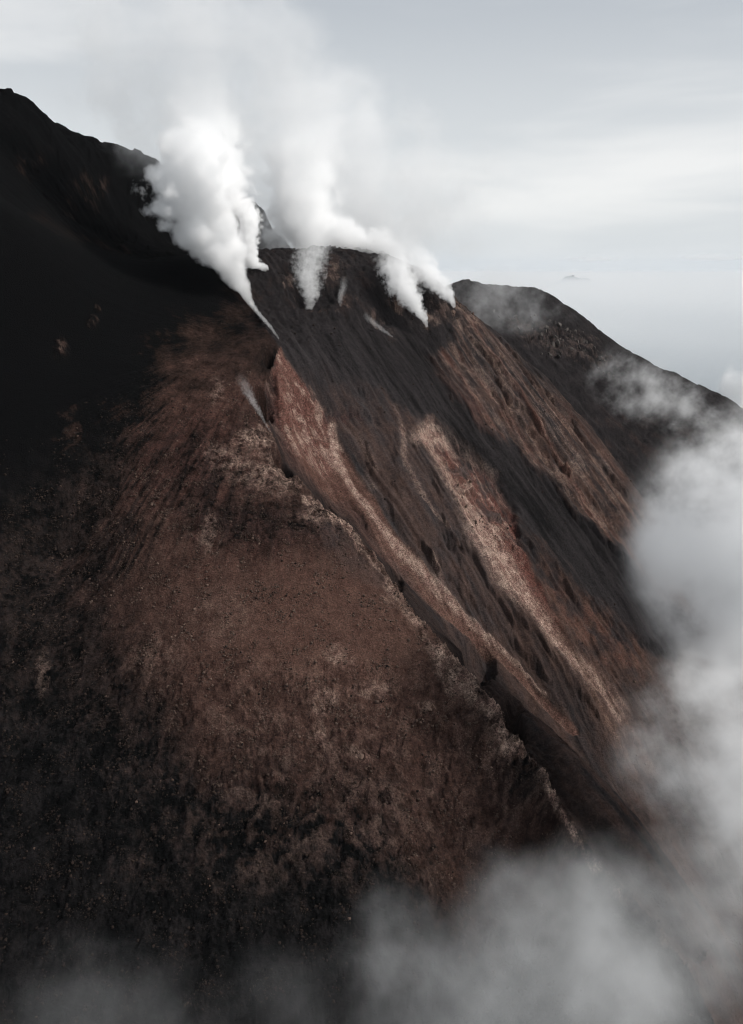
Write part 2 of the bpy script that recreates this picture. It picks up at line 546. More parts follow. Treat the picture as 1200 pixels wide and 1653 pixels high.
# --- what the ground is made of: r brown rubble, g red oxide, b pale altered rock plus painted sunlit edges and lump tops, a ash that is coarse and grey rather than fine and black
mott = fbm(X / 17, Y / 17, 5, 110, 0.6)
mott2 = 0.6 * fbm(X / 3.2, Y / 3.2, 4, 120, 0.7) + 0.5 * np.where(face > 0, fbm(X / 9, Y / 9, 4, 125, 0.6), fbm(wfs / 7, FT / 26, 4, 125, 0.6))
stk = fbm(wfs / 5, FT / 60, 4, 130, 0.6)
stk2 = fbm(wfs / 16, FT / 220, 4, 140, 0.55)
pA = fbm(X / 16 + 3, Y / 16, 6, 190, 0.62)
pB = fbm(X / 9 + 30, Y / 9, 6, 195, 0.62)
pC = fbm(wfs / 7 + 60, FT / 75, 6, 198, 0.62)
brown = np.zeros_like(X)
red = np.zeros_like(X)
pale = np.zeros_like(X)
grey = np.zeros_like(X)
# spur
core = in_poly(UW, VW, [(150, 720), (260, 600), (380, 560), (440, 600), (470, 745), (560, 830), (700, 1000), (860, 1230), (960, 1400), (900, 1560), (600, 1480), (330, 1330), (200, 1150), (120, 950)])
body = sstep(-120, 130, core + 70 * wob1 + 40 * finger + 30 * mott)
b0 = body * (0.72 + (0.30 * mott + 0.35 * mott2) * (1 - 0.75 * talus)) + 0.16 * talus
b0 = b0 - 0.55 * streak * sstep(-0.1, 0.25, -stk + 0.2 * mott) * sstep(400, 250, U + 0.1 * V)
blot = sstep(0.1, 1.0, 1 - np.hypot((UW - 420) / 190, (VW - 850) / 75))
b0 = b0 - 0.5 * blot - 0.6 * sstep(0.1, 1.0, 1 - np.hypot((UW - 330) / 130, (VW - 770) / 170)) * (0.8 - 1.2 * finger) - 0.34 * sstep(1020, 1250, V) * (0.5 + mott) - 0.42 * sstep(1160, 1400, V) * sstep(760, 520, U) - 0.3 * sstep(330, 120, U)  # brown thins to black ash leftward and down, partly painting the falloff into shade
b0 = b0 + 0.38 * sstep(0, 1, 1 - np.hypot((UW - 520) / 200, (VW - 1000) / 120)) + 0.25 * sstep(0, 1, 1 - np.hypot((UW - 640) / 120, (VW - 1030) / 110))
near = sstep(700, 900, V + 0.5 * U) * (1 - ash_flank)
b0 = np.maximum(b0, near * np.clip(0.16 + 0.14 * mott + 0.2 * mott2, 0.03, 0.36) * (1 - 0.5 * sstep(1350, 1550, V)) * (1 - 0.45 * sstep(260, 60, U)))  # same painted falloff on the near rubble
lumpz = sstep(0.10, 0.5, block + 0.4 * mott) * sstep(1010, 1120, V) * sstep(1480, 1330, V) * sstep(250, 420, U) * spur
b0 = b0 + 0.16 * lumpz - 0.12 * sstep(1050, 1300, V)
pale += face * lumpz * 0.09 * np.clip(0.5 + 2 * mott, 0, 1)  # highlights on the lump tops painted into the colour
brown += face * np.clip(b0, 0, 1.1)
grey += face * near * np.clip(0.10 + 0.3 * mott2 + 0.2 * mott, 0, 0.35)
red += face * np.clip(0.75 * blot + 0.5 * sstep(0, 1, 1 - np.hypot((U - 380) / 130, (V - 700) / 150)) + 0.5 * streak * stk + 0.35 * body + 0.7 * sstep(0.1, 1.0, 1 - np.hypot((UW - 290) / 150, (VW - 740) / 130)), 0, 1) * 0.5
for cu, cv, ru, rv, a in [(412, 706, 30, 22, 0.75), (350, 630, 14, 20, 0.5), (455, 765, 70, 26, 0.65), (540, 825, 50, 18, 0.5), (340, 860, 12, 30, 0.35), (365, 740, 30, 16, 0.4), (545, 1060, 26, 16, 0.4),
                          (520, 1130, 20, 22, 0.4), (600, 1110, 36, 12, 0.35), (690, 1143, 14, 8, 0.45), (575, 1212, 18, 9, 0.35), (520, 1190, 8, 50, 0.25), (66, 1090, 8, 34, 0.25), (250, 1060, 40, 40, 0.12), (360, 990, 50, 40, 0.15)]:
    q = 1 - np.hypot((UW - cu) / (ru * 1.5), (VW - cv) / (rv * 1.5))
    pale += face * a * sstep(0.0, 0.7, q) * np.clip(0.55 + 1.5 * mott2 + 0.5 * mott, 0, 1)
CR = [(500, 800), (560, 838), (604, 892), (652, 964), (700, 1026), (752, 1080), (818, 1158), (862, 1225), (915, 1312), (995, 1420), (1080, 1525)]  # sunlit edge of the crest, painted in as a pale strip
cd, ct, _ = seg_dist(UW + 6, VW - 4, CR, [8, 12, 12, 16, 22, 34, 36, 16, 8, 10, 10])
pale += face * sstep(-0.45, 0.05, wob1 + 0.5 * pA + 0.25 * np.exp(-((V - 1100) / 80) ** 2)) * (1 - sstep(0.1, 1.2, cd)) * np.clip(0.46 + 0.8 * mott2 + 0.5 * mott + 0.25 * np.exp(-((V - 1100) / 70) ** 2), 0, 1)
rub = in_poly(UW, VW, [(500, 830), (545, 845), (620, 935), (640, 985), (580, 960), (530, 890)])
grey += face * sstep(-6, 10, rub) * 0.6
# black flank and summit
tan = np.maximum.reduce([1 - np.hypot((UW - a) / c, (VW - b) / d) for a, b, c, d in [(40, 285, 34, 60), (150, 300, 55, 45), (130, 335, 60, 20), (60, 250, 40, 30)]])
brown += face * summit * sstep(0, 0.9, tan) * np.clip(0.2 + 0.9 * mott + 0.9 * mott2, 0, 1) * 0.22
pale += face * summit * sstep(0.1, 0.9, tan) * np.clip(1.2 * mott + 1.2 * mott2 - 0.2, 0, 1) * 0.07
tl, _, _ = seg_dist(UW, VW, [(60, 345), (120, 380), (200, 408)])
brown += face * np.exp(-(tl / 9) ** 2) * np.clip(0.35 + stk, 0, 1) * 0.25
for cu, cv, q in [(150, 518, 11), (98, 565, 17), (157, 498, 6)]:
    k = sstep(0, 0.6, 1 - np.hypot((fineU - cu) / q, (fineV - cv) / q * 0.8)) * face
    red += 0.22 * k
    brown += 0.18 * k * (0.5 + mott2)
    pale += k * np.clip(2 * mott2, 0, 0.6) * 0.3
    Z = Z + k * 2.2 * (block + 0.8)
# big slope
sl = slope_r
grey += sl * (0.50 + 0.30 * stk + 0.3 * mott2)
low = sstep(560, 700, V)
grey += sl * low * (1 - sstep(780, 860, U)) * 0.30
brown += sl * low * np.clip(0.34 + 0.5 * stk2 + 0.3 * mott, 0, 0.6) * (1 - dark_band)
rz = in_poly(softU, softV, [(430, 560), (452, 566), (500, 622), (542, 676), (545, 760), (520, 770), (470, 720), (436, 680), (426, 610)])
rzm = sstep(-5, 8, rz) * sl
red += rzm * np.clip(0.75 + 1.1 * mott2 - 0.3 * sstep(640, 740, V), 0, 1)
brown += rzm * 0.6
pale += rzm * (0.5 * sstep(0.04, 0.18, pB + 0.25 * (V - 640) / 80) * sstep(-0.15, 0.1, pC) + 0.1)
brown -= rzm * 0.5 * sstep(0.08, 0.2, -pB)
brown += chute * (0.85 + 0.2 * stk)
red += chute * 0.35
pale += chute * np.clip(0.05 + 0.12 * stk + 0.05 * mott2 + 0.10 * sstep(0.3, 0.6, cht), 0, 1) * 0.8
grey += chute * 0.3
pale += edge * np.clip(0.75 + 0.4 * mott2 + 0.3 * stk, 0, 1) * (1 - 0.35 * edt)  # sunlit right edge of the chute painted in pale
rr_, _, _ = seg_dist(UW, VW, [(535, 672), (575, 665)], [7, 5])
red += sl * (1 - sstep(0.4, 1.2, rr_)) * 0.7
# the scar
si = scar_in
brown += si * 0.85
upper = sstep(1100, 900, V)
pale += si * upper * (0.55 * sstep(0.06, 0.2, pA) * sstep(-0.1, 0.15, pB) + 0.30 * sstep(0.1, 0.2, pC) + 0.10) * sstep(830, 770, U - 0.35 * (V - 780))
red += si * upper * (0.45 * sstep(735, 790, U) + 0.7 * sstep(0.0, 0.14, pB - 0.3 * pA))
brown -= si * upper * 0.7 * sstep(0.1, 0.22, -pA)
red += si * np.clip(0.45 + 0.9 * mott + 0.5 * mott2 + 0.3 * sstep(760, 830, U), 0, 0.9) * sstep(1040, 900, V)
rim = np.exp(-(scar / 13) ** 2) * sl
leftrim, _, _ = seg_dist(softU, softV, [(672, 704), (690, 692), (722, 704), (765, 730), (800, 764)], [13, 19, 15, 10, 6])
pale += (1 - sstep(0.2, 1.2, leftrim)) * sl * np.clip(0.7 + 1.0 * mott2, 0, 1) * 0.85
ls, _, _ = seg_dist(softU, softV, [(690, 705), (716, 765), (742, 815), (770, 862), (800, 900)], [16, 14, 10, 16, 22])
pale += (1 - sstep(0.2, 1.2, ls)) * sl * np.clip(0.45 + 1.0 * mott2, 0, 1) * 0.7
ps, pt_, _ = seg_dist(softU, softV, [(758, 815), (778, 860), (812, 912), (850, 975), (900, 1040), (960, 1105), (1000, 1150)], [12, 32, 28, 17, 14, 18, 20])
pale += (1 - sstep(0.15, 1.25, ps)) * sl * np.clip(0.66 - 0.72 * pt_ + 0.35 * sstep(-0.05, 0.12, pC) + 0.3 * sstep(0.05, 0.15, pB), 0, 1) * 0.9
tail, _, _ = seg_dist(softU, softV, [(790, 880), (850, 965), (915, 1050), (990, 1150), (1040, 1230)], [20, 26, 28, 32, 36])
brown += (1 - sstep(0.3, 1.2, tail)) * sl * (0.35 + 0.3 * stk)
pale += (1 - sstep(0.3, 1.2, tail)) * sl * np.clip(0.07 + 0.2 * stk, 0, 0.22)
grey += (1 - sstep(0.15, 1.25, ps)) * sl * 0.5
# small pale veins
for line, wd, a in [([(650, 690), (655, 745), (675, 785), (700, 820), (728, 850)], [7, 6, 5, 3, 2], 0.45), ([(640, 650), (650, 700)], [5, 5], 0.2), ([(704, 905), (716, 945), (726, 960)], [7, 8, 4], 0.6),
                    ([(590, 770), (604, 785)], [10, 8], 0.25), ([(545, 715), (550, 722)], [6, 5], 0.6), ([(560, 690), (590, 720), (612, 760)], [6, 7, 5], 0.18)]:
    q, _, _ = seg_dist(U + 6 * wob1, V + 6 * wob2, line, wd)
    pale += sl * (1 - sstep(0.2, 1.2, q)) * a * np.clip(0.7 + mott2, 0, 1)
# brown band down the right
bb = in_poly(UW, VW, [(725, 480), (760, 500), (820, 555), (900, 640), (980, 740), (1050, 850), (1110, 980), (1060, 960), (960, 850), (860, 745), (770, 660), (690, 575), (735, 545)])
bbm = sstep(-10, 14, bb) * sl
brown += bbm * np.clip(0.26 + 0.6 * finger + 0.35 * stk2 + 0.3 * mott, 0, 0.9)
pale += bbm * (0.45 * sstep(0.05, 0.2, pC + 0.2 * finger) + 0.2 * sstep(0.1, 0.2, pA) + 0.05) * 0.42
rb, _, _ = seg_dist(UW, VW, [(684, 574), (715, 612), (760, 655), (800, 700)], [8, 12, 8, 5])
red += sl * (1 - sstep(0.3, 1.2, rb)) * np.clip(0.6 + mott2, 0, 1)
brown += sl * (1 - sstep(0.3, 1.2, rb)) * 0.4
red += bbm * np.clip(0.05 + stk2, 0, 0.4)
low_rb = in_poly(UW, VW, [(850, 880), (930, 950), (1050, 1020), (1040, 1100), (960, 1080), (880, 980)])
brown += sl * sstep(-10, 20, low_rb) * np.clip(0.3 + mott, 0, 0.6)
red += sl * sstep(-10, 20, low_rb) * np.clip(0.12 + 0.8 * mott2, 0, 0.4)
top_dark = sstep(545, 480, V) * sl
brown *= 1 - 0.8 * top_dark
brown += top_dark * np.clip(mott - 0.05, 0, 0.4) * 0.35
grey *= 1 - 0.25 * top_dark
for cu, cv, q in [(502, 492, 14), (540, 432, 22), (470, 455, 18), (632, 540, 16), (690, 522, 16), (735, 495, 16), (556, 490, 10), (610, 512, 14), (700, 505, 26), (760, 520, 24), (650, 470, 22)]:
    k = sstep(0, 0.8, 1 - np.hypot(UW - cu, (VW - cv) * 1.2) / (1.5 * q)) * sl
    pale += k * 0.24 * sstep(0.0, 0.2, pB)
    brown += k * 0.10
dark_band = dark_band * sstep(500, 560, V)
for arr in (brown, red, pale):
    arr *= (1 - 0.85 * dark_band)
grey = grey * (1 - dark_band) + dark_band * np.clip(0.40 + 0.2 * mott2 + 0.35 * stk + 0.2 * stk2, 0.1, 0.8)
hole = np.clip(ditch, 0, 1)  # dark wall rock, with the shade of the ditch put into its colour
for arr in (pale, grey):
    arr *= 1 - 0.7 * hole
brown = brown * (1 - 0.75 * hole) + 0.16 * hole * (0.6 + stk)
# far ridge
fr = FAR.astype(float)
grey += fr * (0.40 + 0.3 * mott2 + 0.2 * mott)
brown += fr * np.clip(0.12 + 0.4 * mott + 0.3 * stk2, 0, 0.4) * sstep(620, 700, V) * 0.5
pale += fr * bench * np.clip(1.2 * mott2 + 0.6 * block + 0.6 * mott, 0, 0.6) * 0.22
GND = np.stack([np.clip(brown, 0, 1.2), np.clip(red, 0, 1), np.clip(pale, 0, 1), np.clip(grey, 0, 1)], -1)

# ---------------------------------------------------------------- ground material
mat = bpy.data.materials.new('volcanic_ground')
mat.use_nodes = True
g = NT(mat.node_tree)
bs = mat.node_tree.nodes['Principled BSDF']
pos = g.n('ShaderNodeTexCoord').outputs['Object']
at1 = g.n('ShaderNodeAttribute', attribute_name='ground')
sp = g.n('ShaderNodeSeparateColor')
g.put(sp.inputs[0], at1.outputs['Color'])
a_br, a_rd, a_pl, a_gr = sp.outputs[0], sp.outputs[1], sp.outputs[2], at1.outputs['Alpha']
flow = g.n('ShaderNodeAttribute', attribute_name='flow').outputs['Vector']
streaks = g.noise(g.mapping(flow, scale=(0.35, 0.03, 1)), 1.0, 3.0, 0.65)
grit = g.noise(pos, 0.9, 3.0, 0.75)
spots = g.noise(pos, 0.16, 3.0, 0.62)
stones = g.voronoi(pos, 0.75)
stcol = g.n('ShaderNodeSeparateColor')
g.put(stcol.inputs[0], stones.outputs['Color'])
ash = g.mix(a_gr, (0.0028, 0.0028, 0.0030), (0.040, 0.0345, 0.0350))
br = g.mix(g.ramp(spots, 0.2, 0.8), (0.047, 0.0268, 0.0212), (0.090, 0.0535, 0.0412))
br = g.mix(a_rd, br, g.mix(g.ramp(grit, 0.3, 0.7), (0.040, 0.0150, 0.0125), (0.105, 0.042, 0.033)))
f_br = g.m('ADD', a_br, g.m('MULTIPLY', g.m('SUBTRACT', streaks, 0.5), 0.5), clamp=True)
f_br = g.m('MULTIPLY', f_br, g.ramp(a_br, 0.0, 0.12))
col = g.mix(f_br, ash, br)
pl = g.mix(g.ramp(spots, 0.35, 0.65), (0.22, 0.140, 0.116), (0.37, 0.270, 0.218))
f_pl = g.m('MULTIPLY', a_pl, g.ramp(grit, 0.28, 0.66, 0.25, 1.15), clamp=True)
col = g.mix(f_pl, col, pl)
grain = g.m('MULTIPLY', g.ramp(grit, 0.25, 0.75, 0.6, 1.38, False), g.ramp(stcol.outputs[0], 0.0, 1.0, 0.85, 1.2, False))
gcol = g.n('ShaderNodeCombineXYZ')
for k_ in range(3):
    g.put(gcol.inputs[k_], grain)
col = g.mix(1.0, col, gcol.outputs[0], 'MULTIPLY')
g.put(bs.inputs['Base Color'], col)
bs.inputs['Roughness'].default_value = 0.95
bs.inputs['Specular IOR Level'].default_value = 0.03
hgt = g.noise(pos, 0.8, 3.0, 0.75)
bump = g.n('ShaderNodeBump')
bump.inputs['Strength'].default_value = 1.0
bump.inputs['Distance'].default_value = 1.6
g.put(bump.inputs['Height'], hgt)
g.put(bs.inputs['Normal'], bump.outputs[0])


NR, NC = X.shape
idx = np.arange(NR * NC).reshape(NR, NC)
quads = np.stack([idx[:-1, :-1], idx[:-1, 1:], idx[1:, 1:], idx[1:, :-1]], -1).reshape(-1, 4)[:, ::-1]
verts = np.stack([X, Y, Z + H], -1).reshape(-1, 3)
gnd = GND.reshape(-1, 4)
flw = np.stack([FS, np.where(face > 0, FT * 9, FT), np.zeros_like(FS)], -1).reshape(-1, 3)
qfar = FAR.reshape(-1)[quads].all(1)


def ground_piece(name, qs):
    used = np.unique(qs)
    remap = np.full(len(verts), -1)
    remap[used] = np.arange(len(used))
    o = mesh_np(name, verts[used], remap[qs], mat)
    a = o.data.attributes.new('ground', 'FLOAT_COLOR', 'POINT')
    a.data.foreach_set('color', np.ascontiguousarray(gnd[used], np.float32).ravel())
    a = o.data.attributes.new('flow', 'FLOAT_VECTOR', 'POINT')
    a.data.foreach_set('vector', np.ascontiguousarray(flw[used], np.float32).ravel())
    return tag(o, kind='structure')


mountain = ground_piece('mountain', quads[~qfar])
far_ridge = ground_piece('far_ridge', quads[qfar])

# ---------------------------------------------------------------- sea, island, haze
sea_m = bpy.data.materials.new('sea_water')
sea_m.use_nodes = True
sn = NT(sea_m.node_tree)
sb = sea_m.node_tree.nodes['Principled BSDF']
sb.inputs['Base Color'].default_value = (0.020, 0.045, 0.065, 1)
sb.inputs['Roughness'].default_value = 0.35
sb.inputs['IOR'].default_value = 1.333
sbmp = sn.n('ShaderNodeBump')
sbmp.inputs['Strength'].default_value = 0.4
sbmp.inputs['Distance'].default_value = 6.0
sn.put(sbmp.inputs['Height'], sn.noise(sn.n('ShaderNodeTexCoord').outputs['Object'], 0.012, 3.0, 0.6))
sn.put(sb.inputs['Normal'], sbmp.outputs[0])
ra = np.array([0.0, 300, 1000, 3000, 9000, 27000, 60000, 110000])
na = 96
sv = [(ra[i] * math.cos(2 * math.pi * j / na), ra[i] * math.sin(2 * math.pi * j / na), 0.0) for i in range(1, len(ra)) for j in range(na)]
sf = np.array([(i * na + j, i * na + (j + 1) % na, (i + 1) * na + (j + 1) % na, (i + 1) * na + j) for i in range(len(ra) - 2) for j in range(na)])
sea = mesh_np('sea', np.array(sv), sf[:, ::-1], sea_m)
tag(sea, kind='structure')

# an island on the horizon
IX, IY = at(930, 440, 30000)[:2]
gx, gy = np.meshgrid(np.linspace(-1, 1, 60), np.linspace(-1, 1, 40))
prof = 1 - np.hypot(gx * (1.0 + 0.15 * gx), gy)
iz = np.where(prof > 0, prof, prof * 0.2) * 430 * (1 + 0.5 * fbm(gx * 2 + 5, gy * 2, 4, 201)) + 90 * fbm(gx * 6, gy * 6, 4, 205) * (prof > -0.1) - 40
iv = np.stack([IX + gx * 1250, IY + gy * 1250, iz], -1).reshape(-1, 3)
ii = np.arange(60 * 40).reshape(40, 60)
iq = np.stack([ii[:-1, :-1], ii[:-1, 1:], ii[1:, 1:], ii[1:, :-1]], -1).reshape(-1, 4)
im = bpy.data.materials.new('island_rock')
im.use_nodes = True
inn = NT(im.node_tree)
ip = inn.n('ShaderNodeTexCoord').outputs['Object']
inn.put(im.node_tree.nodes['Principled BSDF'].inputs['Base Color'], inn.mix(inn.ramp(inn.noise(ip, 0.01, 4.0), 0.4, 0.6), (0.09, 0.085, 0.075), (0.16, 0.14, 0.12)))
im.node_tree.nodes['Principled BSDF'].inputs['Roughness'].default_value = 1.0
island = mesh_np('island', iv, iq, im)
tag(island, kind='structure')

hz = bpy.data.materials.new('haze')
hz.use_nodes = True
hz.node_tree.nodes.clear()
hv = hz.node_tree.nodes.new('ShaderNodeVolumePrincipled')
hv.inputs['Color'].default_value = (0.86, 0.93, 1.0, 1)
hv.inputs['Density'].default_value = 4.0e-6
ho = hz.node_tree.nodes.new('ShaderNodeOutputMaterial')
hz.node_tree.links.new(hv.outputs[0], ho.inputs['Volume'])
hb = 112000.0
hvz = [(x, y, z) for z in (-1.0 , H + 700.0) for x, y in ((-hb, -hb), (hb, -hb), (hb, hb), (-hb, hb))]
haze = mesh_np('haze', np.array(hvz), np.array([(3, 2, 1, 0), (4, 5, 6, 7), (0, 1, 5, 4), (1, 2, 6, 5), (2, 3, 7, 6), (3, 0, 4, 7)]), hz, smooth=False)
tag(haze, kind='stuff')


# ---------------------------------------------------------------- loose rock
U, V = to_px(X, Y, Z)
rk = bpy.data.materials.new('lava_rock')
rk.use_nodes = True
rn = NT(rk.node_tree)
rb_ = rk.node_tree.nodes['Principled BSDF']
rpos = rn.n('ShaderNodeNewGeometry').outputs['Position']
tone = rn.n('ShaderNodeAttribute', attribute_name='tone')
rc = rn.mix(tone.outputs['Fac'], (0.012, 0.0090, 0.0080), (0.135, 0.092, 0.073))
rc = rn.mix(rn.ramp(rn.noise(rpos, 1.3, 3.0, 0.65), 0.3, 0.7), rn.mix(0.35, rc, (0.004, 0.0035, 0.0035)), rc)
rn.put(rb_.inputs['Base Color'], rc)
rb_.inputs['Roughness'].default_value = 0.95
rb_.inputs['Specular IOR Level'].default_value = 0.05


def rock_shape(sub, seed, squash=0.75, jag=0.28):
    bm = bmesh.new()
    bmesh.ops.create_icosphere(bm, subdivisions=sub, radius=1.0)
    r = np.random.default_rng(seed)
    co = np.array([v.co[:] for v in bm.verts])
    cut = r.normal(size=(7, 3))
    cut /= np.linalg.norm(cut, axis=1)[:, None]
    for n_, d_ in zip(cut, r.uniform(0.45, 0.8, 7)):          # flat broken faces
        over = np.maximum(co @ n_ - d_, 0)
        co = co - over[:, None] * n_
    co = co * (1 + jag * r.uniform(-1, 1, (len(co), 1)))
    co[:, 2] *= squash
    f = np.array([[v.index for v in fc.verts] for fc in bm.faces])
    bm.free()
    return co, f


def rock_mesh(name, sub, seed, tone_v, squash=0.75):
    co, f = rock_shape(sub, seed, squash, 0.10)
    me = bpy.data.meshes.new(name)
    me.from_pydata(co.tolist(), [], f.tolist())
    a = me.attributes.new('tone', 'FLOAT', 'POINT')
    a.data.foreach_set('value', np.full(len(co), tone_v, np.float32))
    me.materials.append(rk)
    return me


fr_ = (U > -120) & (U < 1320) & (V > 300) & (V < 1800)
area = RR ** 2
clump = sstep(-0.1, 0.5, fbm(X / 14, Y / 14, 4, 301, 0.6))
wgt = fr_ * area * (face * (1 - 0.93 * ash_flank) * (1 - 0.9 * summit) * (0.06 + clump) * sstep(640, 900, V + 0.3 * U) + 0.05 * slope_r * clump)
pr = (wgt / wgt.sum()).ravel()
NS = 44000
pick = RNG.choice(len(pr), NS, p=pr)
shapes = [rock_shape(1, 40 + i)[0:2] for i in range(6)]
# 20-face stones, smaller the more there are of them
base = [rock_shape(1, 60 + i, 0.8, 0.2) for i in range(5)]
low_v, low_f = [], []
for i in range(5):
    b = bmesh.new()
    bmesh.ops.create_icosphere(b, subdivisions=1, radius=1.0)
    r = np.random.default_rng(80 + i)
    c = np.array([v.co[:] for v in b.verts]) * r.uniform(0.6, 1.15, (12, 1)) * r.uniform(0.7, 1.2, (1, 3))
    low_v.append(c)
    low_f.append(np.array([[v.index for v in q.verts] for q in b.faces]))
    b.free()
size = 0.22 + 0.36 * RNG.pareto(3.2, NS).clip(0, 2.2)
size *= 0.75 + RR.ravel()[pick] / 1200
tones = np.clip(RNG.normal(0.55, 0.25, NS), 0.02, 1) * np.clip(0.16 + GND[..., 0].ravel()[pick] * 1.3 + GND[..., 2].ravel()[pick], 0.2, 1)
allv, allf, allt, off = [], [], [], 0
jx, jy = RNG.normal(0, 0.5, NS), RNG.normal(0, 0.5, NS)
for k in range(5):
    sel = np.where(np.arange(NS) % 5 == k)[0]
    n_ = len(sel)
    th = RNG.uniform(0, 2 * math.pi, n_)
    c_, s_ = np.cos(th)[:, None], np.sin(th)[:, None]
    v0 = low_v[k]
    vx = (v0[None, :, 0] * c_ - v0[None, :, 1] * s_) * size[sel][:, None] + (X.ravel()[pick[sel]] + jx[sel])[:, None]
    vy = (v0[None, :, 0] * s_ + v0[None, :, 1] * c_) * size[sel][:, None] + (Y.ravel()[pick[sel]] + jy[sel])[:, None]
    vz = v0[None, :, 2] * size[sel][:, None] + (Z.ravel()[pick[sel]] + H + 0.1 * size[sel])[:, None]
    allv.append(np.stack([vx, vy, vz], -1).reshape(-1, 3))
    allf.append((low_f[k][None] + (off + 12 * np.arange(n_))[:, None, None]).reshape(-1, 3))
    allt.append(np.repeat(tones[sel], 12))
    off += 12 * n_
rubble = mesh_np('rubble', np.concatenate(allv), np.concatenate(allf), rk, smooth=False)
a = rubble.data.attributes.new('tone', 'FLOAT', 'POINT')
a.data.foreach_set('value', np.concatenate(allt).astype(np.float32))
tag(rubble, kind='stuff')


def ground_at_px(u, v):
    k = np.argmin(np.where(FAR, 1e9, np.hypot(U - u, V - v)))
    return X.ravel()[k], Y.ravel()[k], Z.ravel()[k] + H


BG = 'boulders lying on the spur'
bmeshes = [rock_mesh('boulder', 2, 500 + i, t) for i, t in enumerate((0.7, 0.5, 0.85, 0.4))]
pale_mesh = rock_mesh('boulder', 2, 511, 1.0, 0.5)


def put_boulder(me, x, y, z, sz, label, group=BG):
    o = bpy.data.objects.new('boulder', me)
    COL.objects.link(o)
    o.location = (x, y, z + 0.15 * sz)
    o.rotation_euler = (random.uniform(-0.4, 0.4), random.uniform(-0.4, 0.4), random.uniform(0, 6.28))
    o.scale = (sz * random.uniform(0.85, 1.2), sz * random.uniform(0.85, 1.2), sz * random.uniform(0.8, 1.1))
    tag(o, label, 'boulder', group)


for u, v, sz, pale_, label in [(692, 1143, 2.7, True, 'large flat pale boulder lying alone on the lower spur, below the bright crest'),
                               (609, 1133, 1.9, False, 'dark boulder at the lower end of a pale stony ridge on the spur'),
                               (659, 1034, 1.5, False, 'round brown boulder on smooth rubble just left of the pale crest'),
                               (673, 1163, 1.3, False, 'dark round boulder below the flat pale boulder'),
                               (584, 1222, 2.0, True, 'pale boulder at the tip of a short stony bump, low on the spur'),
                               (384, 913, 1.2, True, 'single pale boulder in the middle of the smooth brown rubble')]:
    put_boulder(pale_mesh if pale_ else bmeshes[1], *ground_at_px(u, v), sz, label)
bw = fr_ * area * face * (1 - ash_flank) * (1 - summit) * sstep(820, 1000, V + 0.2 * U) * (0.15 + clump)
bp = (bw / bw.sum()).ravel()
for k in RNG.choice(len(bp), 60, p=bp):
    put_boulder(random.choice(bmeshes), X.ravel()[k], Y.ravel()[k], Z.ravel()[k] + H, random.uniform(0.55, 1.15), 'small brown boulder among the loose rubble of the spur')

rk2 = rk.copy()
rk2.name = 'pale_lava_rock'
for nd_ in rk2.node_tree.nodes:
    if nd_.type == 'MIX' and not nd_.inputs[6].is_linked:
        nd_.inputs[6].default_value = (0.030, 0.027, 0.026, 1)
        nd_.inputs[7].default_value = (0.105, 0.092, 0.084, 1)
# broken lava blocks standing out of the ground: pieces of the ridges they belong to
blk = [rock_mesh('rock_block', 2, 700 + i, t, 1.25) for i, t in enumerate((0.9, 0.6, 1.3, 0.4))]


def blocks(owner, zone, n, lo, hi, rows=None):
    p_ = (zone * area).ravel()
    p_ = p_ / p_.sum()
    for k in RNG.choice(len(p_), n, p=p_):
        o = bpy.data.objects.new('rock_block', random.choice(blk))
        COL.objects.link(o)
        sz = random.uniform(lo, hi)
        o.location = (X.ravel()[k], Y.ravel()[k], Z.ravel()[k] + H - 0.2 * sz)
        o.rotation_euler = (random.uniform(-0.25, 0.25), random.uniform(-0.25, 0.25), random.uniform(0, 6.28))
        o.scale = (sz * random.uniform(0.7, 1.2), sz * random.uniform(0.7, 1.1), sz * random.uniform(0.9, 1.5))
        o.parent = owner


blk2 = [rock_mesh('rock_block', 2, 720 + i, t, 1.3) for i, t in enumerate((0.9, 0.5, 0.7, 0.2))]
for m_ in blk2:
    m_.materials[0] = rk2
for row in [[(796, 503), (850, 508), (905, 524), (950, 545)], [(806, 516), (862, 522), (915, 540), (965, 562)], [(826, 533), (880, 538), (930, 556), (985, 586)],
            [(850, 552), (900, 556), (950, 575)], [(700 + 175, 570), (925, 578), (1000, 610)]]:
    for i in range(len(row) - 1):
        (u0, v0), (u1, v1) = row[i], row[i + 1]
        t = 0.0
        while t < 1.0:
            uu, vv = u0 + (u1 - u0) * t + random.gauss(0, 1.5), v0 + (v1 - v0) * t + random.gauss(0, 3.0)
            t += random.uniform(3.5, 9) / math.hypot(u1 - u0, v1 - v0)
            if random.random() < 0.18:
                continue
            k = np.argmin(np.where(FAR, np.hypot(U - uu, V - vv), 1e9))
            o = bpy.data.objects.new('rock_block', random.choice(blk2))
            COL.objects.link(o)
            sz = random.uniform(1.4, 3.6)
            o.location = (X.ravel()[k], Y.ravel()[k], Z.ravel()[k] + H)
            o.rotation_euler = (random.uniform(-0.2, 0.2), random.uniform(-0.2, 0.2), random.uniform(0, 6.28))
            o.scale = (sz * random.uniform(0.8, 1.4), sz * random.uniform(0.8, 1.4), sz * random.uniform(0.9, 1.4))
            o.parent = far_ridge
zone = slope_r * sstep(-4, 10, in_poly(U, V, [(676, 478), (735, 478), (800, 530), (770, 530), (720, 512), (690, 520)]))
blocks(mountain, zone * (0.1 + clump), 60, 0.9, 2.4)
zone = slope_r * sstep(-4, 6, in_poly(UW, VW, [(720, 760), (800, 770), (836, 830), (820, 900), (760, 850)]))
blocks(mountain, zone * (0.1 + clump), 40, 0.7, 1.6)


